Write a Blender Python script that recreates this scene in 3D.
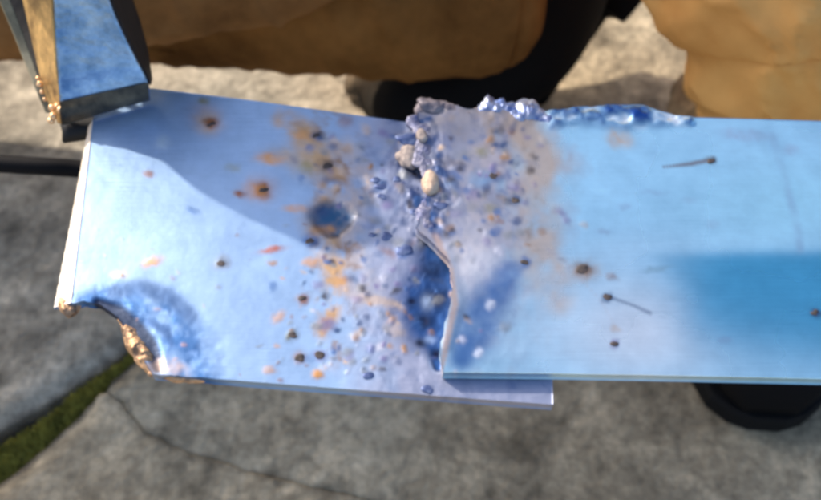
import bpy, math, random
import numpy as np
from mathutils import Vector, Matrix
from mathutils.geometry import delaunay_2d_cdt
R = math.radians
random.seed(7)
rng = np.random.default_rng(11)
sc = bpy.context.scene
for o in list(bpy.data.objects):
    bpy.data.objects.remove(o)

# ------------------------------------------------------------ camera
CAM = np.array([0.0, -0.23, 0.63]); PITCH = 55.0
W0, H0, HFOV = 821.0, 500.0, 50.0
FPX = W0 / 2 / math.tan(R(HFOV / 2))
cd = bpy.data.cameras.new("camera"); cam = bpy.data.objects.new("camera", cd)
sc.collection.objects.link(cam); sc.camera = cam
cam.location = CAM; cam.rotation_euler = (R(90 - PITCH), 0, 0)
cd.angle = R(HFOV); cd.clip_start = 0.01; cd.clip_end = 200
cd.dof.use_dof = True; cd.dof.focus_distance = 0.385; cd.dof.aperture_fstop = 9.0

# ------------------------------------------------------------ sky, sun, exposure
SUN_DIR = np.array([0.84, -0.70, -0.61]); SUN_DIR /= np.linalg.norm(SUN_DIR)   # direction the light travels
el = math.asin(-SUN_DIR[2]); to_sun = -SUN_DIR
w = bpy.data.worlds.new("World"); sc.world = w; w.use_nodes = True
nt = w.node_tree; bg = nt.nodes['Background']
sky = nt.nodes.new('ShaderNodeTexSky'); sky.sky_type = 'NISHITA'; sky.sun_disc = False
sky.sun_elevation = el; sky.sun_rotation = math.atan2(to_sun[0], to_sun[1])
sky.ozone_density = 0.6; sky.dust_density = 2.5; sky.air_density = 0.9
nt.links.new(sky.outputs[0], bg.inputs[0]); bg.inputs[1].default_value = 0.15
sl = bpy.data.lights.new("sun", 'SUN'); sun = bpy.data.objects.new("sun", sl); sc.collection.objects.link(sun)
sl.energy = 3.2; sl.angle = R(1.0); sl.color = (1.0, 0.88, 0.74)
sun.rotation_euler = Vector(SUN_DIR).to_track_quat('-Z', 'Y').to_euler(); sun.location = (-1, 1, 2)
sc.view_settings.view_transform = 'Standard'; sc.view_settings.look = 'None'
sc.view_settings.exposure = 0.76; sc.view_settings.gamma = 1.0
sc.render.engine = 'CYCLES'
sc.cycles.pixel_filter_type = 'BLACKMAN_HARRIS'; sc.cycles.filter_width = 3.4
sc.cycles.use_denoising = True

# ------------------------------------------------------------ helpers
_cp, _sp = math.cos(R(PITCH)), math.sin(R(PITCH))
FWD = np.array([0, _cp, -_sp]); UPV = np.array([0, _sp, _cp]); RT = np.array([1.0, 0, 0])
def ray(px, py):
    px = np.asarray(px, float); py = np.asarray(py, float)
    return (FWD + ((px - W0/2) / FPX)[..., None] * RT - ((py - H0/2) / FPX)[..., None] * UPV)
def at(px, py, z):
    """point of the level at height z that a sight line meets"""
    d = ray(px, py); t = (np.asarray(z) - CAM[2]) / d[..., 2]
    return CAM + d * t[..., None]
def P(px, py, z): return at(np.array(px), np.array(py), np.array(z))

def Q(px, py, y):
    """point of the upright plane at depth y that a sight line meets"""
    d = ray(np.array(px), np.array(py)); return CAM + d*((y-CAM[1])/d[1])
def noise(x, y, scale, seed, octaves=3):
    r = np.random.default_rng(seed); out = np.zeros_like(x, dtype=float); amp = 1; tot = 0
    for o in range(octaves):
        n = 64; g = r.random((n, n)); u = x / scale * 2**o + 100.3; v = y / scale * 2**o + 77.7
        i = np.floor(u).astype(int); j = np.floor(v).astype(int); fu = u - i; fv = v - j
        fu = fu*fu*(3-2*fu); fv = fv*fv*(3-2*fv)
        a = g[i % n, j % n]; b = g[(i+1) % n, j % n]; c = g[i % n, (j+1) % n]; d = g[(i+1) % n, (j+1) % n]
        out += amp * ((a*(1-fu)+b*fu)*(1-fv) + (c*(1-fu)+d*fu)*fv); tot += amp; amp *= .5
    return out / tot - 0.5

def link(o, parent=None):
    sc.collection.objects.link(o)
    if parent is not None:
        o.parent = parent; o.matrix_parent_inverse = Matrix.Translation(-parent.location)
    return o
def mesh_obj(name, verts, faces, mat, parent=None, cols=None, smooth=True):
    me = bpy.data.meshes.new(name)
    me.from_pydata([tuple(v) for v in np.asarray(verts)], [], [tuple(int(i) for i in f) for f in faces])
    me.validate(); me.update()
    if smooth: me.polygons.foreach_set('use_smooth', [True]*len(me.polygons))
    if cols is not None:
        ca = me.color_attributes.new('oxide_and_reflections', 'FLOAT_COLOR', 'POINT')
        ca.data.foreach_set('color', np.asarray(cols, dtype=np.float32).ravel())
    if mat: me.materials.append(mat)
    return link(bpy.data.objects.new(name, me), parent)
def tag(o, label=None, cat=None, group=None, kind=None):
    for k, v in (('label', label), ('category', cat), ('group', group), ('kind', kind)):
        if v: o[k] = v
    return o
def empty(name, loc, label, cat, group=None):
    o = bpy.data.objects.new(name, None); o.location = loc; o.empty_display_size = .05
    link(o); return tag(o, label, cat, group)

def loft(pts, rads, n=32, squash=None, caps=True, wob=0.0, seed=1, wscale=.05, sub=8, up=(0,0,1), crease=None):
    """round body along a path; returns verts, faces"""
    pts = np.array(pts, float); rads = np.array(rads, float)
    m = len(pts); tt = np.arange(m); T = np.linspace(0, m-1, (m-1)*sub+1)
    def cr(a):
        out = []
        for t in T:
            i = min(int(t), m-2); f = t - i
            p0, p1, p2, p3 = a[max(i-1,0)], a[i], a[i+1], a[min(i+2,m-1)]
            out.append(.5*((2*p1)+(-p0+p2)*f+(2*p0-5*p1+4*p2-p3)*f*f+(-p0+3*p1-3*p2+p3)*f**3))
        return np.array(out)
    C = cr(pts); Rr = np.maximum(cr(rads), 1e-4)
    tan = np.gradient(C, axis=0); tan /= np.linalg.norm(tan, axis=1)[:, None] + 1e-12
    up = np.array(up, float); V = []; F = []
    if caps:   # rounded ends
        def capring(c, t, r, sgn):
            return [(c + sgn*t*r*.6*math.sin(a), r*math.cos(a)) for a in (R(80), R(60), R(35), R(15))]
        a0 = capring(C[0], tan[0], Rr[0], -1); a1 = capring(C[-1], tan[-1], Rr[-1], 1)[::-1]
        C = np.vstack([[p for p, _ in a0], C, [p for p, _ in a1]])
        Rr = np.concatenate([[r for _, r in a0], Rr, [r for _, r in a1]])
        tan = np.vstack([np.repeat(tan[:1], 4, 0), tan, np.repeat(tan[-1:], 4, 0)])
    for k in range(len(C)):
        s = np.cross(tan[k], up); s /= np.linalg.norm(s) + 1e-9; u = np.cross(s, tan[k])
        for j in range(n):
            a = 2*math.pi*j/n
            q = 1.0 if squash is None else squash
            V.append(C[k] + Rr[k]*(math.cos(a)*s + q*math.sin(a)*u))
    V = np.array(V)
    if wob:
        cen = np.repeat(C, n, 0); d = V - cen
        nn = noise(V[:,0]*1.0 + V[:,2]*.7, V[:,1] - V[:,2]*.8, wscale, seed, 4)
        d *= (1 + wob*nn)[:, None]; V = cen + d
    if crease:
        nn = noise(V[:,0]*1.3+V[:,2]*.5+.25*V[:,1], (V[:,1]+V[:,2]*1.2-V[:,0]*.4)*.45, crease[1], seed+60, 3); rd = np.abs(nn)*2
        d = V-cen; d /= np.linalg.norm(d, axis=1)[:, None]+1e-9; V = V + d*(crease[0]*(1-rd)**4)[:, None]
    K = len(C)
    for k in range(K-1):
        for j in range(n):
            F.append((k*n+j, k*n+(j+1) % n, (k+1)*n+(j+1) % n, (k+1)*n+j))
    F.append(tuple(range(n))[::-1]); F.append(tuple(range((K-1)*n, K*n)))
    return V, F

_ico = None
def lump(c, r, sc3=(1,1,1), seed=0, rough=.25, n=2, rot=0):
    """small uneven bead"""
    import bmesh
    global _ico
    if _ico is None:
        bm = bmesh.new(); bmesh.ops.create_icosphere(bm, subdivisions=3, radius=1)
        _ico = (np.array([v.co[:] for v in bm.verts]), [tuple(v.index for v in f.verts) for f in bm.faces]); bm.free()
    V, F = _ico; d = noise(V[:,0]+V[:,2]*.6, V[:,1]+V[:,2]*.5, 1.1, 100+seed, 2)
    V = V*(1+rough*2*d)[:, None]*np.array(sc3)*r
    ca, sa = math.cos(rot), math.sin(rot); V = np.column_stack([V[:,0]*ca-V[:,1]*sa, V[:,0]*sa+V[:,1]*ca, V[:,2]])
    return V + np.array(c), F

# ------------------------------------------------------------ materials
def mat(name, col, rough=.6, metal=0.0, spec=.5, bump=0, bscale=100, attr=False, var=None, vscale=20, detail=6, rvar=0, aniso=None, bdist=.002):
    m = bpy.data.materials.new(name); m.use_nodes = True; t = m.node_tree; N = t.nodes; L = t.links
    b = N['Principled BSDF']; b.inputs['Roughness'].default_value = rough; b.inputs['Metallic'].default_value = metal
    b.inputs['Specular IOR Level'].default_value = spec; b.inputs['Base Color'].default_value = (*col, 1)
    tc = N.new('ShaderNodeTexCoord'); src = tc.outputs['Object']
    if aniso:
        mp = N.new('ShaderNodeMapping'); mp.inputs['Scale'].default_value = aniso; L.new(src, mp.inputs[0]); src = mp.outputs[0]
    out = None
    if attr:
        a = N.new('ShaderNodeAttribute'); a.attribute_name = 'oxide_and_reflections'; out = a.outputs['Color']
        L.new(a.outputs['Alpha'], b.inputs['Roughness'])
    if var:
        nz = N.new('ShaderNodeTexNoise'); nz.inputs['Scale'].default_value = vscale; nz.inputs['Detail'].default_value = detail
        nz.inputs['Roughness'].default_value = .65
        L.new(src, nz.inputs['Vector']); rp = N.new('ShaderNodeValToRGB'); L.new(nz.outputs['Fac'], rp.inputs[0])
        rp.color_ramp.elements[0].position = .3; rp.color_ramp.elements[1].position = .7
        rp.color_ramp.elements[0].color = (*var[0], 1); rp.color_ramp.elements[1].color = (*var[1], 1)
        if out is not None:
            mx = N.new('ShaderNodeMix'); mx.data_type = 'RGBA'; mx.blend_type = 'MULTIPLY'; mx.inputs[0].default_value = 1
            L.new(out, mx.inputs[6]); L.new(rp.outputs[0], mx.inputs[7]); out = mx.outputs[2]
        else: out = rp.outputs[0]
    if out is not None: L.new(out, b.inputs['Base Color'])
    if bump:
        nb = N.new('ShaderNodeTexNoise'); nb.inputs['Scale'].default_value = bscale; nb.inputs['Detail'].default_value = 5
        L.new(src, nb.inputs['Vector']); bp = N.new('ShaderNodeBump'); bp.inputs['Strength'].default_value = bump
        bp.inputs['Distance'].default_value = bdist; L.new(nb.outputs['Fac'], bp.inputs['Height']); L.new(bp.outputs[0], b.inputs['Normal'])
    return m

M_plate = mat('tempered_steel', (.6,.6,.6), .35, .7, attr=True, var=((.86,.87,.88),(1.08,1.07,1.06)), vscale=60, bump=.12, bscale=160, bdist=.001)
t_ = M_plate.node_tree; b_ = t_.nodes['Principled BSDF']; bp0 = b_.inputs['Normal'].links[0].from_node
mp_ = t_.nodes.new('ShaderNodeMapping'); mp_.inputs['Scale'].default_value = (40, 900, 40); mp_.inputs['Rotation'].default_value = (0, 0, .12)
tc_ = t_.nodes.new('ShaderNodeTexCoord'); nz_ = t_.nodes.new('ShaderNodeTexNoise'); nz_.inputs['Scale'].default_value = 1; nz_.inputs['Detail'].default_value = 3
bp_ = t_.nodes.new('ShaderNodeBump'); bp_.inputs['Strength'].default_value = .25; bp_.inputs['Distance'].default_value = .0004
t_.links.new(tc_.outputs['Object'], mp_.inputs[0]); t_.links.new(mp_.outputs[0], nz_.inputs['Vector']); t_.links.new(nz_.outputs['Fac'], bp_.inputs['Height'])
t_.links.new(bp0.outputs[0], bp_.inputs['Normal']); t_.links.new(bp_.outputs[0], b_.inputs['Normal'])
M_edge = mat('cut_steel_edge', (.9,.82,.74), .5, .15, var=((.88,.74,.58),(.97,.94,.92)), vscale=120, bump=.3, bscale=400)
M_concrete = mat('concrete', (.3,.3,.3), .9, 0, spec=.25, attr=True, var=((.60,.60,.60),(1.36,1.35,1.32)), vscale=130, detail=12, bump=.8, bscale=160, bdist=.002)
M_soil = mat('joint_soil', (.05,.042,.03), 1, var=((.03,.025,.018),(.08,.065,.045)), vscale=60, bump=.8, bscale=150)
M_moss = mat('moss', (.10,.11,.02), .95, var=((.14,.13,.018),(.50,.43,.07)), vscale=90, bump=.6, bscale=400)
M_cloth_shade = mat('shaded_canvas', (.2,.1,.04), .95, spec=.05, var=((.09,.038,.011),(.30,.135,.04)), vscale=12, bump=.35, bscale=60, bdist=.004)  # same trouser canvas, darkened in colour for the leg in shade
M_cloth = mat('tan_canvas', (.5,.3,.12), .9, spec=.15, var=((.78,.37,.11),(.94,.53,.18)), vscale=14, bump=.35, bscale=60, bdist=.004)  # canvas colour raised in place of sunlight on the standing leg
M_thread = mat('hem_suede', (.42,.28,.15), .95, spec=.1, var=((.18,.12,.06),(.6,.42,.24)), vscale=60, bump=.6, bscale=150)
M_leather = mat('black_boot_leather', (.007,.006,.006), .8, spec=.12, bump=.3, bscale=90)
M_scuff = mat('scuffed_toe_leather', (.12,.08,.05), .85, spec=.2, var=((.03,.022,.016),(.22,.16,.10)), vscale=35)
M_rubber = mat('black_rubber', (.007,.007,.008), .7, spec=.15, bump=.2, bscale=120)
M_cable = mat('cable_rubber', (.006,.006,.008), .75, spec=.15)
M_clampsteel = mat('clamp_steel', (.55,.6,.66), .38, .9, var=((.10,.22,.42),(.50,.68,.90)), vscale=75, detail=10, bump=.6, bscale=130)
M_dark = mat('shaded_steel', (.012,.012,.014), .6, .2, bump=.3, bscale=90)  # black stands in for shade on the flange and in the hollow
M_brass = mat('brass_plating', (.62,.40,.16), .42, .5, var=((.16,.09,.035),(.95,.62,.24)), vscale=70, bump=.4, bscale=120)
M_copper = mat('copper_spatter', (.95,.62,.35), .3, .7)
M_slag = mat('tan_slag_bead', (.62,.45,.33), .6, .15, var=((.38,.25,.18),(.85,.66,.5)), vscale=260, bump=.5, bscale=500)
M_spat = mat('burnt_spatter', (.1,.1,.1), .7, .2, var=((.02,.02,.025),(.13,.10,.09)), vscale=150)
M_bead = mat('blue_spatter', (.16,.27,.5), .55, .5, var=((.02,.05,.2),(.22,.28,.45)), vscale=150)
M_burnt = mat('burnt_edge_metal', (.3,.25,.24), .6, .4, var=((.07,.07,.11),(.36,.31,.32)), vscale=150, bump=.5, bscale=200)
M_bluelump = mat('blue_weld_metal', (.3,.4,.6), .42, .75, var=((.03,.10,.38),(.55,.60,.72)), vscale=130, bump=.4, bscale=260)
M_shade_jacket = mat('shade_jacket_cloth', (.03,.035,.05), .9)

# ------------------------------------------------------------ ground: soil bed, three slabs, moss
soil_v = [(-6,-4,-.035),(6,-4,-.035),(6,8,-.035),(-6,8,-.035)]
ground = mesh_obj('ground', soil_v, [(0,1,2,3)], M_soil, smooth=False); tag(ground, kind='structure')
def gp(pts): return [tuple(P(x, y, 0.0)[:2]) for x, y in pts]
def dens(pts, step=.003):
    out = []
    for a, b in zip(pts[:-1], pts[1:]):
        n = max(1, int(math.dist(a, b)/step))
        for k in range(n): out.append((a[0]+(b[0]-a[0])*k/n, a[1]+(b[1]-a[1])*k/n))
    out.append(pts[-1]); return out
def jit(pts, amp, seed):
    a = np.array(pts); out = a.copy()
    out[1:-1,0] += amp*noise(a[1:-1,0], a[1:-1,1], .02, seed, 3); out[1:-1,1] += amp*noise(a[1:-1,0], a[1:-1,1], .02, seed+1, 3)
    return [tuple(p) for p in out]
upper_joint = jit(dens(gp([(-60,462),(0,428),(60,392),(108,362),(160,318),(300,205),(420,110)])), .006, 3)     # edge of the left slab
low_joint = jit(dens(gp([(-60,512),(0,478),(38,450),(70,420),(97,398)])), .006, 5)                         # front slab's edge on the moss joint
crack = jit(dens(gp([(97,398),(110,393),(122,399),(129,415),(142,432),(170,447),(215,462),(262,474),(330,492),(420,520)])), .007, 7)
far_l = tuple(upper_joint[0]); 
seam = jit(dens(gp([(98,397.5),(112,380),(150,345),(300,225),(426,118)])), .006, 9)                         # right slab's edge on the joint
cr2 = [(x+.0002, y+.0005) for x, y in crack]
LX = -3.0
ul, ll = upper_joint[0], low_joint[0]
slabA = [(LX, ul[1]-.9)] + upper_joint + [(upper_joint[-1][0]+1.2, upper_joint[-1][1]+1.35), (upper_joint[-1][0]+1.2, 4), (LX, 4)]
slabB = [(LX, ll[1]-.95)] + low_joint + crack[1:] + [(crack[-1][0]+1.5, crack[-1][1]-.35), (1.7, -3), (LX, -3)]
slabC = cr2[::-1] + seam[1:] + [(seam[-1][0]+1.2, seam[-1][1]+1.33), (3.4, 2), (3.4, -2.5), (cr2[-1][0]+1.5, cr2[-1][1]-.34)]

def inside(poly, x, y):
    p = np.array(poly); q = np.roll(p, -1, 0); c = np.zeros(x.shape, bool)
    for (x1, y1), (x2, y2) in zip(p, q):
        if y1 == y2: continue
        m = ((y1 > y) != (y2 > y)) & (x < (x2-x1)*(y-y1)/(y2-y1)+x1); c ^= m
    return c
def edge_dist(line, x, y):
    d = np.full(x.shape, 9.0)
    p = np.array(line)
    for k in range(len(p)): d = np.minimum(d, np.hypot(x-p[k,0], y-p[k,1]))
    return d
def conc_col(x, y, tone):
    n1 = noise(x, y, .25, 21, 4); n2 = noise(x, y, .05, 22, 4); n3 = noise(x, y, .012, 24, 2)
    v = 1 + .4*n1 + .7*n2 + 1.1*n3 - .35*np.clip(noise(x, y, .03, 26, 3)*6-1.2, 0, 1)
    c = np.array(tone)[None, :]*v[:, None]
    warm = np.clip(.5+1.6*noise(x, y, .16, 23, 3), 0, 1)[:, None]
    c = c*(warm*np.array([1.06,1.0,.92]) + (1-warm)*np.array([.94,1.0,1.04]))
    # worn pale streaks where the trowelled skin has rubbed off
    s = np.clip(noise(x*.5+y, y*2-x, .05, 31, 4)*6-1.0, 0, 1)[:, None]
    return c*(1+.6*s)
def slab(poly, edges, tone, z0, seed, label=None):
    x0, x1, y0, y1 = -.55, .62, -.12, .85
    gx, gy = np.meshgrid(np.arange(x0, x1, .007), np.arange(y0, y1, .007))
    gx = gx.ravel() + rng.uniform(-.002, .002, gx.size); gy = gy.ravel() + rng.uniform(-.002, .002, gy.size)
    cx, cy = np.meshgrid(np.arange(-3, 3.5, .12), np.arange(-3, 4, .12)); cx = cx.ravel(); cy = cy.ravel()
    k = (cx < x0-.03) | (cx > x1+.03) | (cy < y0-.03) | (cy > y1+.03)
    gx = np.concatenate([gx, cx[k]]); gy = np.concatenate([gy, cy[k]])
    ins = inside(poly, gx, gy); gx = gx[ins]; gy = gy[ins]
    d = edge_dist(edges, gx, gy); kk = d > .0095; gx = gx[kk]; gy = gy[kk]
    E = np.array(edges); T_ = np.gradient(E, axis=0); T_ /= np.linalg.norm(T_, axis=1)[:, None]+1e-9; Nn = np.column_stack([-T_[:,1], T_[:,0]])
    for off in (.0022, .0045, .0075):
        for sg in (-1, 1):
            q = E + sg*off*Nn; ok = inside(poly, q[:,0], q[:,1]) & (edge_dist(edges, q[:,0], q[:,1]) > off*.85)
            gx = np.concatenate([gx, q[ok,0]]); gy = np.concatenate([gy, q[ok,1]])
    nb = len(poly)
    # extra rows just inside the edge for the worn arris
    pts = [Vector(p) for p in poly] + [Vector(p) for p in zip(gx, gy)]
    vo, eo, fo, *_ = delaunay_2d_cdt(pts, [(i, (i+1) % nb) for i in range(nb)], [list(range(nb))], 1, 1e-6)
    X = np.array([v[0] for v in vo]); Y = np.array([v[1] for v in vo])
    d = edge_dist(edges, X, Y)
    Z = z0 + .0030*noise(X, Y, .12, 40+seed, 3) + .0012*noise(X, Y, .02, 50+seed, 2) - np.where(edge_dist(crack, X, Y) < d+1e-6, .0007*np.exp(-(d/.006)**2), .006*np.exp(-(d/.008)**2))
    V = np.column_stack([X, Y, Z]); cols = conc_col(X, Y, tone)
    dark = 1-np.where(edge_dist(crack, X, Y) < d+1e-6, .30, .35)*np.exp(-(d/.004)**2)     # dirt packed along the broken arris
    cols = np.column_stack([cols*dark[:, None], np.full(len(X), .92)])
    faces = [tuple(f) for f in fo]
    # skirt
    cnt = {}
    for f in faces:
        for a, b in zip(f, f[1:]+f[:1]): cnt[(a, b)] = 1
    bd = [(a, b) for (a, b) in cnt if (b, a) not in cnt]
    vs = sorted({a for e in bd for a in e}); mp = {v: len(V)+i for i, v in enumerate(vs)}
    low = V[vs].copy(); low[:, 2] = -.034; cl = cols[vs].copy(); cl[:, :3] *= .8
    faces += [(b, a, mp[a], mp[b]) for a, b in bd]
    o = mesh_obj('concrete_slab', np.vstack([V, low]), faces, M_concrete, ground, np.vstack([cols, cl]))
    return o
slab(slabA, upper_joint, (.39,.345,.275), 0.0, 1)
slab(slabB, low_joint+crack, (.41,.34,.24), 0.0008, 2)
slab(slabC, crack+seam, (.37,.315,.23), 0.001, 3)

# moss in the joint: many small tufts
mv = []; mf = []
uj = np.array(upper_joint); lj = np.array(low_joint + seam)
mx_ = rng.uniform(-.50, .12, 220000); my_ = rng.uniform(-.08, .40, 220000)
ok = ~inside(slabA, mx_, my_) & ~inside(slabB, mx_, my_) & ~inside(slabC, mx_, my_); mx_ = mx_[ok]; my_ = my_[ok]
dU = edge_dist(upper_joint, mx_, my_); dL = edge_dist(low_joint + seam, mx_, my_); tt_ = dU/(dU+dL+1e-6)
ok = (tt_ > .28 + .35*noise(mx_, my_, .02, 120, 3)) & (np.minimum(dU, dL) < .05); mx_ = mx_[ok][:9000]; my_ = my_[ok][:9000]; tt_ = tt_[ok][:9000]
for p, t in zip(np.column_stack([mx_, my_]), tt_):
    r = rng.uniform(.0007, .0019); z = -.010 + .008*math.sin(math.pi*min(1, t)) + rng.uniform(-.002, .002)
    base = len(mv); h = rng.uniform(.001, .0045)
    for q in range(5):
        an = q*2*math.pi/5 + rng.uniform(0, 1); mv.append((p[0]+r*math.cos(an), p[1]+r*math.sin(an), z-.004))
    mv.append((p[0]+rng.normal(0, .001), p[1]+rng.normal(0, .001), z+h))
    mf += [(base+q, base+(q+1) % 5, base+5) for q in range(5)]
moss = mesh_obj('moss', mv, mf, M_moss); tag(moss, 'green moss growing in the joint between concrete slabs', 'moss', kind='stuff')

# ------------------------------------------------------------ the welded plates
ZL, TL = .300, .005     # lower plate: top level, thickness
TU = .0050; ZU = ZL + TU + .0005
# ---- marks in the steel. Given in the survey grid of the picture (821 x 500), evaluated on the plate's own surface
LIGHT = np.array([.34,.51,.77])
def blob(x, y, cx, cy, rx, ry=None, a=0, p=2.0):
    ry = rx if ry is None else ry; ca, sa = math.cos(R(a)), math.sin(R(a))
    u = ((x-cx)*ca+(y-cy)*sa)/rx; v = (-(x-cx)*sa+(y-cy)*ca)/ry
    return np.exp(-(u*u+v*v)**(p/2))
def segd(x, y, pts, rs):
    """soft union of discs along a path: 1 inside, falling outside"""
    m = np.zeros_like(x)
    for (a, b), (r1, r2) in zip(zip(pts[:-1], pts[1:]), zip(rs[:-1], rs[1:])):
        for t in np.linspace(0, 1, 9):
            cx = a[0]+(b[0]-a[0])*t; cy = a[1]+(b[1]-a[1])*t; r = r1+(r2-r1)*t
            m = np.maximum(m, np.exp(-(((x-cx)**2+(y-cy)**2)/(r*r))**1.6))
    return m
RUST=(.30,.11,.04); ORG=(.70,.36,.14); DKB=(.05,.10,.24); BLU=(.06,.16,.42); DK=(.07,.06,.07); OLV=(.30,.28,.12); PUR=(.25,.22,.42); GRY=(.28,.30,.33); RED=(.50,.16,.10); TAN=(.66,.50,.38)
SPOTS = [
 (206,118,19,15,30,(.48,.42,.50),.6,0),(262,188,18,14,0,(.48,.40,.45),.6,0),(308,140,22,18,40,(.55,.38,.22),.55,0),(312,168,24,14,20,(.52,.38,.25),.5,0),(292,158,26,10,10,(.55,.40,.24),.5,0),(585,271,16,12,0,(.5,.42,.38),.5,0),
 # x y rx ry angle colour strength height(mm)
 (208,122,12,13,20,TAN,.75,0),(211,123,6.5,6,0,RUST,1,.5),(204,101,5,4,0,OLV,.8,.2),(270,159,15,6,0,ORG,.75,.2),(262,190,9,8,0,RUST,1,.6),(258,190,14,10,0,ORG,.4,0),
 (240,194,7,4,15,RUST,.8,.3),(148,174,5,3.5,0,RUST,.7,.2),(192,210,7,3.5,20,BLU,.6,.2),(152,262,11,4.5,-15,ORG,.85,.2),(120,275,8,3.5,0,TAN,.8,0),(122,276,3,2,0,DK,.6,.2),
 (221,263,9,7,0,GRY,.8,.3),(221,263,4,4,0,DK,.8,.4),(272,250,14,3.2,-12,RED,.75,.2),(296,209,14,4,0,ORG,.6,0),(311,262,9,5,0,ORG,.8,.2),(331,262,5,4,0,DK,.7,.3),
 (302,299,7,5,0,RUST,.75,.3),(278,318,8,4.5,-45,ORG,.75,.2),(292,335,7,5,-40,(.16,.14,.06),.9,.4),(300,358,7,7,0,RUST,.7,.3),(320,355,6,6,0,PUR,.8,.3),
 (318,374,6,5,0,ORG,.95,.3),(270,370,6,4,0,ORG,.7,.2),(368,376,9,9,0,(.5,.62,.85),.6,0),(368,376,4.5,4.5,0,DKB,1,.5),(430,390,4,5,30,DKB,1,.4),(327,325,10,8,0,PUR,.7,.3),
 (310,241,9,7,0,BLU,.7,.3),(303,135,8,6,0,ORG,.8,.2),(318,137,6,5,0,DKB,.9,.4),(326,166,9,7,0,DK,.75,.4),(306,168,8,6,0,OLV,.6,.2),(345,121,8,7,0,RUST,.6,.2),
 (354,212,5,5,0,GRY,.5,.3),(365,200,9,6,0,GRY,.5,.3),(232,168,8,5,0,OLV,.35,0),(318,285,6,5,0,PUR,.6,.2),(340,280,9,7,0,ORG,.5,0),(320,230,9,6,0,ORG,.6,0),
 (404,251,9,7,-30,BLU,.9,.5),(398,242,14,5,20,GRY,.6,.3),(385,234,14,7,0,(.45,.5,.65),.7,.4),(375,220,8,4,0,GRY,.5,.3),(433,222,6,14,-30,BLU,.85,-.5),(420,205,9,8,0,DKB,.9,-.6),
 (388,252,10,4,30,RUST,.4,0),(395,305,10,5,20,TAN,.7,0),(375,300,18,6,10,TAN,.6,0),(396,330,12,8,40,TAN,.5,0),(380,186,8,5,-30,BLU,.6,.5),(372,192,6,4,0,DKB,.6,.3),(358,160,5,4,0,GRY,.5,.2),
 (583,269,9,6.5,5,DK,1,.6),(583,272,12,8,0,ORG,.35,0),(607,297,6,4.5,0,DKB,1,.4),(612,277,6,4,20,RUST,.55,.2),(614,344,5,5,0,PUR,.8,.3),(615,328,5,4,0,TAN,.6,0),
 (525,262,6,6,0,BLU,.75,.3),(505,328,7,6,0,GRY,.6,.3),(711,161,5,4,0,(.10,.05,.04),1,.5),(815,313,6,5,10,(.05,.10,.22),1,.4),(725,340,8,3,0,(.25,.4,.6),.5,0),(620,139,14,9,10,TAN,.75,-.2),
 (657,269,14,3,-8,(.25,.42,.52),.55,0),(625,206,6,4,0,(.3,.45,.65),.45,0),(655,192,14,2.5,5,(.3,.45,.65),.4,0),(690,200,9,3,0,(.35,.5,.68),.3,0),(712,224,7,5,0,(.35,.5,.68),.3,0),
 (603,232,7,3,0,(.3,.42,.6),.4,0),(562,260,6,2,0,GRY,.5,0),(463,155,9,6,0,GRY,.6,.2),(482,152,8,5,0,OLV,.5,.2),(494,176,9,6,10,DKB,.7,.3),(515,200,7,6,0,DKB,.75,.3),(514,187,6,4,0,PUR,.6,0),
 (480,180,12,9,0,(.25,.42,.65),.6,.2),(473,194,7,6,0,PUR,.5,.2),(452,184,8,7,0,(.3,.45,.7),.5,.2),(492,208,8,6,0,OLV,.4,.1),(500,221,5,3,0,RUST,.5,.1),(455,214,6,5,0,PUR,.4,.2),(448,162,6,5,0,DK,.5,.3),
 (490,305,5,5,0,(.8,.85,.95),.8,.4),(478,353,5,5,0,(.85,.9,1.),.9,.4),(462,340,5,5,0,(.85,.85,.95),.5,.3),(745,135,26,7,5,(.35,.42,.6),.45,0),(790,150,8,6,0,(.35,.42,.6),.4,0),
 (158,98,7,7,0,(.55,.65,.8),.4,.3),(162,142,8,7,0,(.6,.75,.85),.55,.3),(345,150,14,8,0,TAN,.5,0),(360,145,6,5,0,GRY,.4,.2),
]
r2 = random.Random(5)
for k in range(380):    # fine spatter either side of the weld
    side = r2.random(); x = r2.gauss(385, 48) if side < .62 else r2.gauss(490, 34); y = r2.uniform(128, 372)
    if side >= .62 and (y > 260 or x < 436): continue
    if x < 250: continue
    rr = r2.uniform(1.6, 4.6); c = r2.choice([GRY, BLU, DKB, TAN, (.45,.25,.12), PUR, GRY, DKB, (.62,.64,.75), DK])
    SPOTS.append((x, y, rr*r2.uniform(1, 1.6), rr, r2.uniform(-60, 60), c, r2.uniform(.35, .8), r2.uniform(0, .4)))
for k in range(46):     # scattered far from it
    x = r2.uniform(95, 330); y = r2.uniform(225, 385)
    SPOTS.append((x, y, r2.uniform(1.5, 4), r2.uniform(1.2, 2.4), r2.uniform(-30, 10), r2.choice([GRY, (.3,.42,.62), ORG, RUST]), r2.uniform(.25, .6), .1))
def mixc(c, m, t):
    return c*(1-m[:, None]) + np.array(t)[None, :]*m[:, None]
def crater(x, y):
    a = segd(x, y, [(436,250),(440,275),(431,300),(430,322),(437,345),(438,366)], [18,26,33,27,12,5])
    a = np.maximum(a, segd(x, y, [(414,290),(416,315)], [9,14])*.9)
    return a
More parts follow.
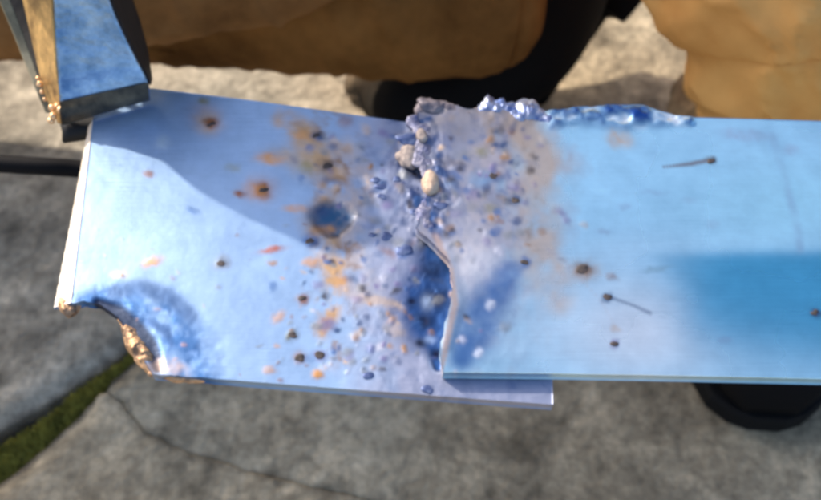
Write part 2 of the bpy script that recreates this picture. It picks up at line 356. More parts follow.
def lower_surface(x, y):
    c = np.repeat(LIGHT[None, :], len(x), 0).copy(); n = noise(x, y, 60, 61, 4); n2 = noise(x, y, 16, 62, 3)
    c *= (1+.12*n+.06*n2)[:, None]
    # lavender and straw heat colours towards the weld
    f = np.clip((x-330)/60 + .8*n2 + .5*n, 0, 1)*.8
    c = mixc(c, f, (.37,.38,.51)); c = mixc(c, f*np.clip(3*noise(x, y, 12, 109, 4)-.3, 0, .6), (.14,.22,.42))
    path = segd(x, y, [(285,120),(318,150),(338,190),(322,235),(338,268),(332,300),(325,330)], [12,15,17,14,15,14,10])
    c = mixc(c, np.clip(path*(.6+2.4*noise(x, y, 13, 63, 3)), 0, .9), (.62,.38,.17))
    path = segd(x, y, [(345,150),(362,180),(350,230),(365,290)], [14,14,16,18])
    c = mixc(c, np.clip(path*(.3+1.4*noise(x, y, 18, 64, 3)), 0, .6), (.62,.50,.44))
    h = .10*n2 + .25*n*np.clip((x-300)/80, 0, 1)
    h += np.clip((x-335)/50, 0, 1)*.7*noise(x, y, 12, 65, 3)
    # molten corner: dark rippled dross
    d = np.hypot((x-118)*.9, (y-352))
    zone = np.clip(segd(x, y, [(84,300),(120,300),(160,318),(185,350),(200,375)], [10,20,32,34,30]), 0, 1)
    rip = np.sin(d*.42 + 6*noise(x, y, 22, 66, 3))
    c = mixc(c, zone*np.clip(.85+1.3*noise(x, y, 13, 67, 4), 0, 1), (.05,.15,.38)); c = mixc(c, zone*np.clip(3*noise(x, y, 9, 102, 3)-.5, 0, 1)*.8, (.25,.42,.75)); arc2 = segd(x, y, [(112,292),(140,287),(168,296),(190,315)], [7,9,9,8]); c = mixc(c, arc2*.75, (.05,.11,.26))
    dk = segd(x, y, [(98,303),(118,312),(136,330),(150,345),(158,366)], [5,8,11,8,6])
    c = mixc(c, np.clip(dk*1.3, 0, 1)*.9, (.015,.02,.045))
    arc = segd(x, y, [(148,322),(165,330),(172,345)], [4,5,3]); c = mixc(c, arc*.8, (.04,.10,.26))
    c = mixc(c, segd(x, y, [(150,370),(168,366),(185,372)], [8,9,6])*np.clip(.5+2*n2, 0, 1), (.62,.45,.36))
    h += zone*(1.0*noise(x, y, 15, 68, 4)) - 1.8*dk
    char = segd(x, y, [(412,128),(414,160),(418,195),(428,228)], [20,26,22,14])
    c = mixc(c, np.clip(char*(.35+3.4*noise(x, y, 9, 94, 3)), 0, .95), (.02,.05,.17)); h += char*2.6*noise(x, y, 8, 95, 3)
    st = np.clip(segd(x, y, [(310,110),(345,170),(335,250),(335,340)], [26,34,30,26])*(3.4*noise(x, y, 11, 96, 4)-.25), 0, .85); c = mixc(c, st, (.30,.17,.09))
    st = np.clip(segd(x, y, [(370,140),(385,220),(385,300),(380,360)], [26,34,30,20])*(3.2*noise(x, y, 10, 97, 4)-.35), 0, .8); c = mixc(c, st, (.20,.27,.45))
    # burnt pits
    halo = blob(x+8*noise(x,y,12,103,3), y+8*noise(x,y,12,104,3), 330, 221, 29, 24, 0, 4); c = mixc(c, halo*.7, (.42,.30,.20))
    pit = blob(x+9*noise(x,y,10,105,3), y+9*noise(x,y,10,106,3), 332, 217, 21, 17, 0, 7); c = mixc(c, pit*np.clip(1+.8*noise(x, y, 10, 90, 3), .6, 1), (.02,.095,.22)); h -= pit*2.5
    c = mixc(c, blob(x, y, 322, 211, 8, 5)*.8, (.04,.08,.2))
    cr = crater(x, y); crn = noise(x, y, 12, 69, 3)
    c = mixc(c, np.clip(cr*1.1, 0, 1)*.95, (.018,.10,.34)); h += -2.6*cr + cr*1.6*crn
    for (px, py, rr) in ((432,268,12),(434,298,16),(424,320,11),(436,352,7),(420,342,6),(412,300,5)): c = mixc(c, blob(x, y, px, py, rr, rr*.8)*.95, (.003,.006,.03))
    c = mixc(c, blob(x, y, 426, 300, 5, 7)*.7+blob(x, y, 430, 338, 6, 4)*.6, (.5,.65,.9))
    rough = .38+.12*n + .12*zone + .1*np.clip((x-300)/60,0,1)
    return c, h, rough
def upper_surface(x, y):
    c = np.repeat(LIGHT[None, :], len(x), 0).copy(); h = np.zeros(len(x)); n = noise(x, y, 70, 71, 4); n2 = noise(x, y, 18, 72, 3)
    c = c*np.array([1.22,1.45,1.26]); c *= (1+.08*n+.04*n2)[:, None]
    f = np.clip((575-x)/70 + .9*n2 + .6*n, 0, 1)*np.clip((400-y)/160, .2, 1)
    c = mixc(c, f*.9, (.32,.31,.41)); c = mixc(c, f*np.clip(3*noise(x, y, 16, 107, 4), 0, .7), (.50,.46,.50)); c = mixc(c, f*np.clip(3*noise(x, y, 11, 108, 4)-.3, 0, .6), (.14,.20,.40))
    tanp = segd(x, y, [(520,125),(545,165),(535,215),(540,255),(560,300)], [18,27,28,26,16])
    c = mixc(c, np.clip(tanp*(.75+1.6*noise(x, y, 22, 73, 3)), 0, .85), (.60,.46,.36))
    top = np.clip((150-y)/40, 0, 1)*np.clip((555-x)/30, 0, 1); c = mixc(c, top*.7, (.30,.27,.27))
    char = segd(x, y, [(425,128),(432,160),(438,195),(436,228)], [16,18,16,10])
    c = mixc(c, np.clip(char*(.3+3.4*noise(x, y, 9, 98, 3)), 0, .95), (.04,.09,.24)); h += char*2.4*noise(x, y, 8, 99, 3)
    st = np.clip(segd(x, y, [(470,130),(490,170),(480,220)], [40,44,30])*(3.2*noise(x, y, 10, 100, 4)-.25), 0, .8); c = mixc(c, st, (.16,.20,.36))
    st = np.clip(segd(x, y, [(480,120),(510,160),(520,230)], [30,34,30])*(3.2*noise(x, y, 13, 101, 4)-.25), 0, .7); c = mixc(c, st, (.36,.28,.22))
    # bright washed patch and the blue burn beside the burn-through
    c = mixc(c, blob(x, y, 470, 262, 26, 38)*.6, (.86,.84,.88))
    c = mixc(c, segd(x, y, [(462,358),(474,335),(490,300),(510,272)], [13,22,22,13])*np.clip(.95+.9*n2, 0, 1)*.92, (.05,.16,.42))
    c = mixc(c, segd(x, y, [(441,372),(447,340),(455,305),(450,270),(436,236)], [2.5,4,4,4,4])*.75, (.60,.42,.34))
    c = mixc(c, segd(x, y, [(548,250),(566,262),(600,300),(618,330)], [2,2,2,1.5])*.3, (.45,.42,.5))
    c = mixc(c, blob(x, y, 640, 330, 90, 55)*.75, (.84,.88,.95)); c = mixc(c, blob(x, y, 800, 205, 120, 50)*.5, (.42,.82,.97))  # near-white reflections painted into the colour as soft patches
    # large deeper blue patch on the right with a firm upper border
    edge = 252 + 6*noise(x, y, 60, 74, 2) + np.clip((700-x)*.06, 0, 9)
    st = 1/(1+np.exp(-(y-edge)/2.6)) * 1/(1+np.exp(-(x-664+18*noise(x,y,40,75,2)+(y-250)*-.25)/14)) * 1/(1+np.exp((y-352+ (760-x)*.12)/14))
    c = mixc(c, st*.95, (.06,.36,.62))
    c = mixc(c, segd(x, y, [(772,135),(780,160),(788,190),(797,225),(800,250)], [4,5,4,5,4])*np.clip(.4+n2*1.5, 0, 1)*.6, (.30,.45,.66))
    c = mixc(c, np.clip(blob(x, y, 610, 250, 70, 22)*.25, 0, 1), (.4,.55,.7))
    c = mixc(c, segd(x, y, [(664,167),(690,164),(705,161)], [1.5,2.5,2.5])*.8, (.20,.14,.14))
    c = mixc(c, segd(x, y, [(612,298),(632,305),(650,313)], [2.2,1.8,2.4])*.7, (.20,.26,.38))
    # melted far edge, thrown up in blue glassy folds
    fold = segd(x, y, [(556,117),(590,113),(625,116),(660,117),(688,121)], [9,12,12,9,5])
    wv = np.clip(3.2*noise(x, y*1.6, 17, 76, 4)+.1, -1, 1)
    c = mixc(c, fold*np.clip(.45+.9*wv, 0, 1), (.012,.07,.32)); c = mixc(c, fold*np.clip(-wv*1.5+.1, 0, 1)*.9, (.9,.95,1.))  # white patches stand in for highlights on the folds
    h += .08*n2 + fold*(2.6*wv+2.4)
    lumpy = np.clip((130-y)/16, 0, 1)*np.clip((560-x)/12, 0, 1)
    h += lumpy*(1.2+3.0*noise(x, y, 20, 77, 3)) + np.clip((560-x)/60, 0, 1)*.5*noise(x, y, 13, 78, 3)
    h += .8*segd(x, y, [(447,345),(455,300),(446,262)], [6,9,9])   # curled lip
    rough = .33+.08*n + .14*f - .05
    return c, h, rough
def apply_spots(x, y, c, h):
    x0_, y0_ = x, y; x = x0_ + 5*noise(x0_, y0_, 7, 92, 3); y = y0_ + 5*noise(x0_, y0_, 7, 93, 3)
    for (sx, sy, rx, ry, a, col, s, hh) in SPOTS:
        k = (np.abs(x-sx) < 40) & (np.abs(y-sy) < 40)
        if not k.any(): continue
        wob = 1+.9*noise(x[k]+sx, y[k]+sy, 6, int(sx) % 40, 2)
        m = blob(x[k]+0, y[k], sx, sy, rx*1.0, ry*1.0, a, 3)*s*np.clip(wob, .4, 1.3)
        c[k] = mixc(c[k], np.clip(m, 0, 1), col); h[k] += hh*.8*blob(x[k], y[k], sx, sy, rx*.8, ry*.8, a, 3)
    return c, h

def interp_curve(pts, n, weights=None):
    p = np.array(pts, float); d = np.concatenate([[0], np.cumsum(np.hypot(*np.diff(p, axis=0).T))])
    t = np.linspace(0, d[-1], n) if weights is None else np.interp(np.linspace(0, 1, n), np.linspace(0, 1, len(p)) if weights is True else weights, d)
    return np.column_stack([np.interp(t, d, p[:,0]), np.interp(t, d, p[:,1])])
def plate_mesh(name, top, bot, wts, nu, nv, z, th, fn, parent, ragged, chamfer=None):
    A = interp_curve(top, nu, wts); B = interp_curve(bot, nu, wts)
    t = np.linspace(0, 1, nv)[:, None]
    X = A[:,0][None]*(1-t)+B[:,0][None]*t; Y = A[:,1][None]*(1-t)+B[:,1][None]*t
    X, Y = ragged(X, Y)
    x = X.ravel(); y = Y.ravel()
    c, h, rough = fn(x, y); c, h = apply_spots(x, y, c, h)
    V = at(x, y, np.full(x.shape, z))
    # edges slump a little
    V[:, 2] += h*.0006
    idx = np.arange(nu*nv).reshape(nv, nu)
    F = [(idx[j,i], idx[j+1,i], idx[j+1,i+1], idx[j,i+1]) for j in range(nv-1) for i in range(nu-1)]
    cols = np.column_stack([np.clip(c, .01, 1), np.clip(rough, .15, .8)])
    rim = list(idx[0,:]) + list(idx[1:,-1]) + list(idx[-1,-2::-1]) + list(idx[-2:0:-1,0])
    rv = V[rim]; n = len(rim); base = len(V)
    cen = rv.mean(0)
    r1 = rv.copy(); r1[:,2] -= .0006; r2_ = rv.copy(); r2_[:,2] = z-th
    out = rv - cen; out[:,2] = 0
    # slight burr outward then straight down
    if chamfer is not None:
        lefts = set(idx[:,0]); 
        for k, v in enumerate(rim):
            if v in lefts:
                f = (v // nu)/(nv-1); r2_[k,0] -= chamfer*(.45+.75*f); r2_[k,2] = z-th*.9; r1[k,0] -= .0003
    V2 = np.vstack([V, r1, r2_]); rc = cols[rim].copy(); rc[:, :3] = rc[:, :3]*.85; rc[:, 3] = .45
    cols = np.vstack([cols, rc, rc])
    for k in range(n):
        q = (k+1) % n
        F.append((rim[q], rim[k], base+k, base+q)); F.append((base+q, base+k, base+n+k, base+n+q))
    F.append(tuple(base+n+k for k in range(n)))
    o = mesh_obj(name, V2, F, M_plate, parent, cols)
    return o, (rim, V2, base, n, nu, nv, idx)

work = empty('welded_plates', tuple(P(430, 300, ZL)), 'scorched bluish steel plates lap welded together with a burnt-through seam', 'steel plates')
def rag_low(X, Y):
    t = np.linspace(0, 1, X.shape[0])[:, None]; e = np.clip((t-.9)/.1, 0, 1)*np.clip((230-X)/60, 0, 1)
    Y = Y + e*3.5*noise(X, X*0+3, 7, 81, 3) ; X = X + e*4*noise(Y, X, 8, 82, 3)
    l = np.clip(1-(X-60)/30, 0, 1); X = X + l*1.2*noise(Y, Y*0, 14, 83, 3)
    return X, Y
low_top = [(93,119),(98,105),(112,93),(150,88),(250,100),(350,114),(415,123),(480,131),(548,138)]
low_bot = [(71,303),(84,301),(98,304),(117,316),(131,336),(142,357),(153,374),(260,383),(553,405)]
low, info = plate_mesh('lower_plate', low_top, low_bot, [0,.03,.07,.13,.19,.25,.30,.45,1.0], 340, 190, ZL, TL, lower_surface, work, rag_low, chamfer=.0072)
# bright ground bevel along the left end (own strip, 0.3 mm proud of the plate's side)
yy = np.linspace(121, 303, 60); V = []; F = []
for k, y in enumerate(yy):
    f = k/59; a = P(np.interp(y, [119,303], [93,71])+.6, y, ZL+.0002); s = .0072*(.45+.75*f)
    V += [a+np.array([-.0003,0,.0002]), a+np.array([-s-.0004, 0, -TL*.75+.0003*math.sin(k*1.7)]), a+np.array([-s-.0002,0,-TL])]
for k in range(59):
    for j in range(2): F.append((3*k+j, 3*k+j+1, 3*k+4+j, 3*k+3+j))
mesh_obj('bevelled_edge', V, F, M_edge, work)

def rag_up(X, Y):
    s = np.linspace(0, 1, X.shape[1])[None, :]; l = np.clip(1-s/.06, 0, 1)
    base = np.interp(Y, [105,125,150,185,205,228,245,262,285,305,325,345,374], [0,2,4,2,0,-12,6,18,20,15,8,2,0])
    X = X + l*(base + 5*noise(Y, Y*0+1, 9, 84, 3))
    t = np.linspace(0, 1, X.shape[0])[:, None]; e = np.clip(1-t/.06, 0, 1)*np.clip((700-X)/30, 0, 1)
    Y = Y + e*(6*noise(X, X*0+5, 24, 85, 3))
    return X, Y
up_top = [(417,112),(440,107),(480,108),(556,112),(600,106),(640,106),(690,117),(760,119),(1100,129)]
up_bot = [(441,373),(460,373),(500,373.5),(556,374),(600,375),(640,375.5),(690,376.5),(760,378),(1100,386)]
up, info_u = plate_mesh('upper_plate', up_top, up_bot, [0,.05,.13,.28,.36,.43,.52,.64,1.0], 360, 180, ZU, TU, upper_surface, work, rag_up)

# weld seam: heaped beads
seam_pts = [(416,118,9),(420,132,11),(424,146,10),(419,160,8),(428,168,8),(431,200,9),(424,213,8),(427,228,7)]
M_weld = mat('fused_weld', (.3,.3,.3), .55, .6, var=((.03,.06,.20),(.36,.35,.42)), vscale=130, detail=4, bump=.7, bscale=330)
v, f = loft([P(x, y, ZU-.0008) for x, y, r in seam_pts], [r*.00042 for *_, r in seam_pts], n=40, squash=.25, wob=1.8, seed=33, wscale=.005, sub=20)
mesh_obj('weld_bead', v, f, M_weld, work)
v, f = loft([P(x, y, ZU-.001) for x, y in ((418,112),(432,108),(450,112),(468,114),(484,113))], [.003,.0045,.0036,.003,.003], n=40, squash=.55, wob=1.9, seed=35, wscale=.005, sub=20)
mesh_obj('melted_rim', v, f, M_burnt, work)
v, f = loft([P(x, y, ZU-.001) for x, y in ((478,113),(490,109),(502,109),(514,114),(528,112),(542,116),(552,124))], [.0025,.0055,.0062,.0045,.0062,.005,.0025], n=40, squash=.55, wob=1.9, seed=36, wscale=.005, sub=20)
mesh_obj('melted_rim', v, f, M_bluelump, work)
M_slag2 = mat('grey_slag_bead', (.5,.4,.3), .6, .1, var=((.16,.13,.14),(.60,.50,.43)), vscale=150, bump=.5, bscale=400)
def part_lump(name, x, y, rpx, m, sc3=(1,1,.6), seed=0, z=ZU, rough=.3, rot=0, label=None):
    v, f = lump(np.array([0,0,0]), rpx*.00045, sc3, seed=seed, rough=rough, rot=rot)
    o = mesh_obj(name, v, f, m); o.location = P(x, y, z); sc.collection.objects.unlink(o); link(o, work)
    if label: o['label'] = label
    return o
part_lump('slag_bead', 408, 157, 15, M_slag2, (.9,1.15,.55), 3, ZL+.002, .45, label='grey tan slag bead')
part_lump('slag_bead', 430, 183, 12, M_slag, (.75,1.25,.6), 9, ZU+.0005, .45, label='orange tan slag bead')
part_lump('slag_bead', 422, 136, 8, M_slag2, (.8,1.2,.6), 12, ZU+.001, .3)
for k, (x, y, r, m, s3) in enumerate([(430,107,10,M_burnt,(1.3,.9,.8)),(409,139,9,M_bead,(1.3,.8,.35))]):
    part_lump('spatter_lump', x, y, r, m, s3, seed=20+k, z=ZU-.0005, rough=.8)
for k, (x, y, r) in enumerate([(383,187,6),(374,180,4),(396,179,4),(404,250,6),(388,236,5),(372,235,4),(382,196,5),(415,212,6),(440,205,5),(436,232,5),(428,390,4),(368,376,4),
     (316,136,4),(327,166,4),(583,269,5),(607,297,3.6),(711,161,4),(310,241,4),(211,124,4),(262,190,5),(221,263,4),(302,299,3.5),(292,335,4),(300,358,4),(320,355,3.5),(515,200,4),(494,176,4),(525,262,3.5),(614,344,3.5),(815,313,4)]):
    on_up = x > 436; m = M_bead if 360 < x < 450 else M_spat
    part_lump('spatter', x, y, r, m, (1.15,.9,.28), seed=50+k, z=(ZU if on_up else ZL), rough=.7)
# glowing-gold dross along the burnt corner
M_dross = mat('flame_cut_dross', (.6,.4,.3), .5, .5, var=((.07,.05,.05),(1.0,.62,.34)), vscale=160, detail=4, bump=.8, bscale=350)
for pts_, rr in (([(62,296),(64,306),(70,312),(79,305)], [.0012,.0024,.0026,.001]), ([(108,309),(120,318),(128,330),(134,340),(140,352),(146,364),(154,375)], [.0010,.0014,.0022,.0030,.0034,.003,.0015]), ([(150,374),(166,376),(184,378),(205,380)], [.0016,.0022,.0018,.0008])):
    v, f = loft([P(x, y, ZL-.0035) for x, y in pts_], rr, n=36, squash=1.1, wob=1.6, seed=41, wscale=.005, sub=16)
    mesh_obj('dross', v, f, M_dross, work)
# ------------------------------------------------------------ clamp
clamp = empty('ground_clamp', tuple(P(100, 110, ZL)), 'steel and brass earth clamp gripping the far left corner of the plate', 'clamp')
zb = ZU + .0005
# face: (left px, right px) rows from the lip up; z rises and the face leans back
rows = [(-1.0, (62,124),(149,99), zb-.003),(-.6,(61,118),(149,95), zb+.0005),(-.3,(60,110),(148.5,90), zb+.0035),(0,(60,101),(148,82), zb+.008),(1,(58,75),(137,62), zb+.018),(2,(56,45),(124,36), zb+.031),(3,(54,10),(110,5), zb+.046),(4,(52,-40),(98,-42), zb+.068),(5,(50,-90),(92,-92), zb+.092)]
def strip(name, L_, R_, th, m, nrm=(0,-.3,1), nx=9):
    L_ = np.array(L_); R_ = np.array(R_); n = len(L_); V = []; F = []
    nr = np.array(nrm, float); nr /= np.linalg.norm(nr)
    for s in (0, 1):
        for k in range(n):
            for j in range(nx):
                t = j/(nx-1); V.append(L_[k]*(1-t)+R_[k]*t - nr*th*s)
    g = lambda s, k, j: s*n*nx + k*nx + j
    for k in range(n-1):
        for j in range(nx-1):
            F.append((g(0,k,j), g(0,k,j+1), g(0,k+1,j+1), g(0,k+1,j))); F.append((g(1,k,j), g(1,k+1,j), g(1,k+1,j+1), g(1,k,j+1)))
        F.append((g(0,k,0), g(0,k+1,0), g(1,k+1,0), g(1,k,0))); F.append((g(0,k,nx-1), g(1,k,nx-1), g(1,k+1,nx-1), g(0,k+1,nx-1)))
    for j in range(nx-1):
        F.append((g(0,0,j), g(1,0,j), g(1,0,j+1), g(0,0,j+1))); F.append((g(0,n-1,j), g(0,n-1,j+1), g(1,n-1,j+1), g(1,n-1,j)))
    return mesh_obj(name, V, F, m, clamp)
def fine(rows, sub=4):
    a = np.array([[*P(l[0], l[1], z), *P(r[0], r[1], z)] for _, l, r, z in rows]); m = len(a)
    T = np.linspace(0, m-1, (m-1)*sub+1); return np.array([[np.interp(t, range(m), a[:, i]) for i in range(6)] for t in T])
a = fine(rows, 8)
for _ in range(10): a[1:-1] = .5*a[1:-1] + .25*(a[:-2]+a[2:])
bulge = .0012*noise(a[:,0]*0+np.arange(len(a))*.02, a[:,1]*0, .05, 88, 3)
a[:, 2] += bulge; a[:, 5] += bulge
strip('jaw_face', a[:, :3], a[:, 3:], .002, M_clampsteel, (0,-.5,.85), 24)
M_lip = mat('lip_reflection_steel', (.2,.19,.17), .5, .4, var=((.02,.02,.02),(.20,.165,.11)), vscale=70, bump=.4, bscale=120)  # dark olive stands in for the ground reflected in the rolled lip
b_ = fine([q for q in rows[:4]], 6)
for _ in range(3): b_[1:-1] = .5*b_[1:-1] + .25*(b_[:-2]+b_[2:])
b_[:, [1,4]] -= .0006; b_[:, [2,5]] += .0004
strip('jaw_lip', b_[:, :3], b_[:, 3:], .0012, M_lip, (0,-.5,.85), 20)
# brass flange on the left side, turned away from the face
FL = [P(x, y, z) for x, y, z in ((58,122,zb-.006),(46,95,zb-.002),(37,60,zb+.010),(28,20,zb+.024),(20,-15,zb+.038),(8,-70,zb+.066))]
FR = [P(x, y, z) for x, y, z in ((63,123,zb-.004),(60.5,98,zb+.008),(56.5,60,zb+.0245),(54.5,20,zb+.0415),(53,-15,zb+.056),(49,-90,zb+.0925))]
strip('brass_flange', FL, FR, .0018, M_brass, (.5,-.3,.8))
# thin outer strip (folded braid strap) and a dark sheet for the hollow's shade
SL = [P(x, y, z) for x, y, z in ((46,112,zb-.008),(30,75,zb),(12,30,zb+.012),(-3,-5,zb+.026),(-25,-60,zb+.05))]
SR = [P(x, y, z) for x, y, z in ((52,112,zb-.008),(38,75,zb),(22,30,zb+.012),(8,-5,zb+.026),(-8,-60,zb+.05))]
strip('strap', SL, SR, .0012, mat('dull_olive_steel', (.30,.27,.18), .6, .5, var=((.16,.14,.09),(.44,.4,.28)), vscale=60), (.4,-.3,.8))
SL = [P(x, y, z) for x, y, z in ((50,114,zb-.012),(36,75,zb-.006),(18,30,zb+.004),(2,-10,zb+.016),(-14,-70,zb+.036))]
SR = [P(x, y, z) for x, y, z in ((60,114,zb-.012),(52,75,zb-.006),(46,30,zb+.004),(40,-10,zb+.016),(30,-70,zb+.036))]
strip('hollow_shade', SL, SR, .001, M_dark, (.2,-.3,.8))
# right flange; its shading is put in as black
FL = [P(x, y, z) for x, y, z in ((148.5,84,zb+.007),(137.5,61,zb+.017),(124.5,35,zb+.030),(110.5,4,zb+.045),(98.5,-43,zb+.067),(92.5,-93,zb+.091))]
FR = [P(x, y, z) for x, y, z in ((150,78,zb+.001),(146,50,zb+.006),(138,20,zb+.018),(128,-10,zb+.033),(116,-60,zb+.055),(108,-105,zb+.078))]
strip('dark_flange', FL, FR, .0015, M_dark, (-.6,-.3,.7))
# lower jaw under the plate
L_ = [P(x, y, z) for x, y, z in ((62,141,ZL-.012),(62,132,ZL-.008),(60,124,ZL-.006),(58,110,ZL-.007),(50,80,ZL-.010),(40,40,ZL-.014),(30,0,ZL-.02))]
R_ = [P(x, y, z) for x, y, z in ((120,132,ZL-.012),(120,124,ZL-.008),(120,117,ZL-.0065),(120,104,ZL-.007),(104,74,ZL-.010),(84,36,ZL-.014),(74,0,ZL-.02))]
strip('lower_jaw', L_, R_, .003, M_dark, (0,-.3,1))
v, f = loft([(-.155,.108,.385),(-.188,.143,.368),(-.150,.168,.37),(-.13,.20,.36),(-.14,.28,.36)], [.010,.027,.027,.026,.024], n=24, sub=8); mesh_obj('shade_bar', v, f, M_rubber, clamp)  # unseen bar, shaped and placed to shadow the plate's upper left
for k, (x, y, z, r) in enumerate([(40,84,zb+.004,3.6),(42,92,zb+.002,3),(45,99,zb+.001,2.6),(52,108,zb,5),(57,106,zb+.001,4),(61,110,zb+.001,4.5),(53,116,zb-.001,4.5),(51,121,zb-.003,4),(38,78,zb+.004,2.6)]):
    v, f = lump(np.zeros(3), r*.00042, (1,1,1), seed=130+k, rough=.3); o = mesh_obj('copper_spatter', v, f, M_copper); o.location = P(x, y, z)
    sc.collection.objects.unlink(o); link(o, clamp)

# ------------------------------------------------------------ cable
pts = [P(-420,190,.12), P(-200,170,.22), P(-60,162,.235), P(20,165,.238), P(70,168,.236), P(130,172,.225), P(220,150,.18), P(330,160,.08), P(430,190,.015), P(560,200,.008)]
v, f = loft(pts, [.0053]*10, n=20, sub=10)
tag(mesh_obj('welding_cable', v, f, M_cable), 'black rubber cable running in from the left behind the plate', 'cable')

# ------------------------------------------------------------ the worker
person = empty('person', (0.1, .5, 0), 'person crouching behind the plates in tan canvas trousers and black boots', 'person')
def body_loft(name, path, m, parent, **k):
    """path: px, py, z, radius in metres"""
    pts = [P(x, y, z) for x, y, z, r in path]; v, f = loft(pts, [r for *_, r in path], **k)
    return mesh_obj(name, v, f, m, parent)
# kneeling leg: shin lying across, thigh resting back on it
body_loft('trouser_leg', [(-330,-70,.17,.075),(-120,-45,.17,.078),(60,-38,.17,.078),(200,-28,.17,.074),(330,-18,.17,.074),(430,-8,.165,.070),(485,2,.16,.058),(508,4,.158,.050)], M_cloth_shade, person, n=120, wob=.14, seed=3, wscale=.07, sub=30, crease=(.0035,.05))
M_fold = mat('lit_fold_canvas', (.2,.1,.04), .95, spec=.1, var=((.13,.06,.022),(.40,.20,.075)), vscale=12, bump=.35, bscale=60, bdist=.004)  # same canvas again, coloured lighter than the shin for its lit band
body_loft('trouser_fold', [(-300,-60,.24,.075),(-60,-35,.24,.062),(60,-34,.24,.058),(130,-36,.24,.055),(190,-42,.24,.052),(245,-50,.24,.051),(310,-68,.24,.050),(360,-100,.24,.045)], M_fold, person, n=100, wob=.12, seed=5, wscale=.05, sub=20, crease=(.006,.04))
body_loft('cloth_flap', [(80,30,.16,.022),(120,34,.155,.018),(150,42,.15,.012),(174,50,.148,.005)], M_cloth_shade, person, n=24, squash=.5, seed=6)
# standing leg on the right
leg = [Q(812,230,.30), Q(812,150,.29), Q(806,85,.275), Q(803,45,.27), Q(806,12,.275), Q(800,-50,.30), Q(780,-150,.38)]
v, f = loft(leg, [.046,.058,.074,.079,.088,.107,.11], n=140, wob=.12, seed=8, wscale=.06, sub=36, crease=(.009,.035))
mesh_obj('trouser_leg', v, f, M_cloth, person)
body_loft('trouser_hem', [(712,140,.07,.032),(698,116,.07,.026),(692,96,.07,.019),(696,76,.07,.009)], M_thread, person, n=24, wob=.5, seed=9, wscale=.02)
# hips, mostly above the frame; unseen thigh and torso added to cast shade
v, f = loft([(-.05,.62,.47),(.1,.68,.5),(.22,.62,.47),(.30,.5,.42),(.29,.38,.36)], [.14,.15,.13,.11,.09], n=48, wob=.1, seed=10)
mesh_obj('hips', v, f, M_cloth, person)
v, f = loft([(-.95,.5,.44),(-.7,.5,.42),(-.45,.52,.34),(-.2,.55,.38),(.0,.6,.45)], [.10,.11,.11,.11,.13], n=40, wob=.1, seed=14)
mesh_obj('shade_thigh', v, f, M_cloth_shade, person)  # unseen, drawn out leftward to shade the shin and the ground
v, f = loft([(.05,.76,.58),(-.15,.78,.66),(-.35,.78,.70),(-.5,.76,.72)], [.13,.15,.16,.14], n=40, wob=.1, seed=15)
mesh_obj('shade_jacket', v, f, M_shade_jacket, person)  # unseen torso mass, placed to shade the kneeling leg and front ground

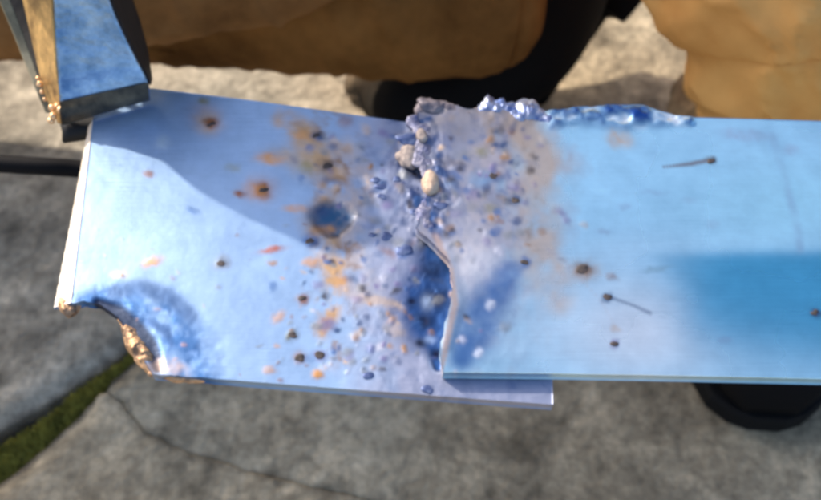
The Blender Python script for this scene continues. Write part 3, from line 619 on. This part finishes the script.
def make_boot(loc, yaw, name='boot'):
    """length runs +y from the toe; sole and upper"""
    b = bpy.data.objects.new(name, None); b.location = loc; b.rotation_euler = (0, 0, yaw); link(b)
    secs = [(0.0,.020,.018,.034),(.012,.036,.018,.052),(.035,.046,.018,.064),(.07,.050,.018,.070),(.11,.048,.018,.080),(.15,.042,.018,.100),(.19,.038,.018,.140),(.23,.038,.018,.19),(.27,.036,.018,.20),(.295,.026,.02,.20)]
    V = []; F = []; n = 20
    for (y, hw, z0, z1) in secs:
        for j in range(n):
            a = 2*math.pi*j/n; ca, sa = math.cos(a), math.sin(a)
            V.append((hw*math.copysign(abs(ca)**.8, ca), y, (z0+z1)/2 + (z1-z0)/2*math.copysign(abs(sa)**.7, sa)))
    for k in range(len(secs)-1):
        for j in range(n): F.append((k*n+j, (k+1)*n+j, (k+1)*n+(j+1) % n, k*n+(j+1) % n))
    F.append(tuple(range(n))); F.append(tuple(range((len(secs)-1)*n, len(secs)*n))[::-1])
    u = mesh_obj('upper', V, F, M_leather); sc.collection.objects.unlink(u); sc.collection.objects.link(u); u.parent = b
    out = [(-.006,.012),(.0,.028),(.012,.042),(.035,.052),(.07,.056),(.11,.052),(.15,.044),(.2,.042),(.25,.042),(.285,.036),(.3,.02)]
    ring = [(hw, y) for y, hw in out] + [(-hw, y) for y, hw in out[::-1]]; m = len(ring); V = []; F = []
    for z, s in ((0.0,.96),(.004,1.0),(.018,1.0),(.022,.96)):
        for x, y in ring: V.append((x*s, .15+(y-.15)*(.99 if s < 1 else 1), z))
    for k in range(3):
        for j in range(m): F.append((k*m+j, k*m+(j+1) % m, (k+1)*m+(j+1) % m, (k+1)*m+j))
    F.append(tuple(range(m))[::-1]); F.append(tuple(range(3*m, 4*m)))
    s = mesh_obj('sole', V, F, M_rubber, smooth=False); s.parent = b
    return b
toe = P(762, 434, 0.0)
b1 = make_boot((toe[0], toe[1]+.006, .002), R(-4)); b1.parent = person; b1.matrix_parent_inverse = Matrix.Translation(-person.location)
# kneeling boot: toe bent on the ground at left, heel raised to the right
kb = body_loft('boot_upper', [(382,92,.036,.030),(412,94,.044,.040),(455,88,.045,.040),(492,72,.055,.047),(520,40,.075,.055),(542,-5,.10,.058),(560,-70,.13,.060)], M_leather, person, n=40, wob=.06, seed=12)
body_loft('toe_cap', [(364,100,.030,.016),(368,93,.034,.028),(382,91,.038,.034),(398,90,.042,.038)], M_scuff, person, n=32, wob=.1, seed=13)
prof = [(470,118),(520,114),(545,104),(556,90),(566,74),(580,56),(596,34),(607,18),(615,19),(624,23),(632,14),(640,4),(650,-4),(668,-26)]
inner = [(470,100),(510,92),(528,80),(538,66),(548,52),(560,38),(574,20),(584,6),(590,2),(596,0),(602,-8),(610,-18),(618,-26),(636,-46)]
V = []; F = []; n = len(prof)
zz = np.interp(range(n), [0, n-1], [.012, .10])
for dz in (0, .045):
    for k in range(n): V.append(P(*prof[k], zz[k]) + np.array([0, dz*.6, -dz*.2]))
    for k in range(n): V.append(P(*inner[k], zz[k]) + np.array([0, dz*.6, -dz*.2]))
for k in range(n-1):
    a, b, c, d = k, k+1, n+k+1, n+k
    F += [(a,b,c,d), (a+2*n, d+2*n, c+2*n, b+2*n), (a, a+2*n, b+2*n, b), (d, c, c+2*n, d+2*n)]
F += [(0, n, 3*n, 2*n), (n-1, 3*n-1, 4*n-1, 2*n-1)]
mesh_obj('boot_sole', V, F, M_rubber, person, smooth=False)
print('tris', sum(len(o.data.polygons) for o in bpy.data.objects if o.type == 'MESH'))
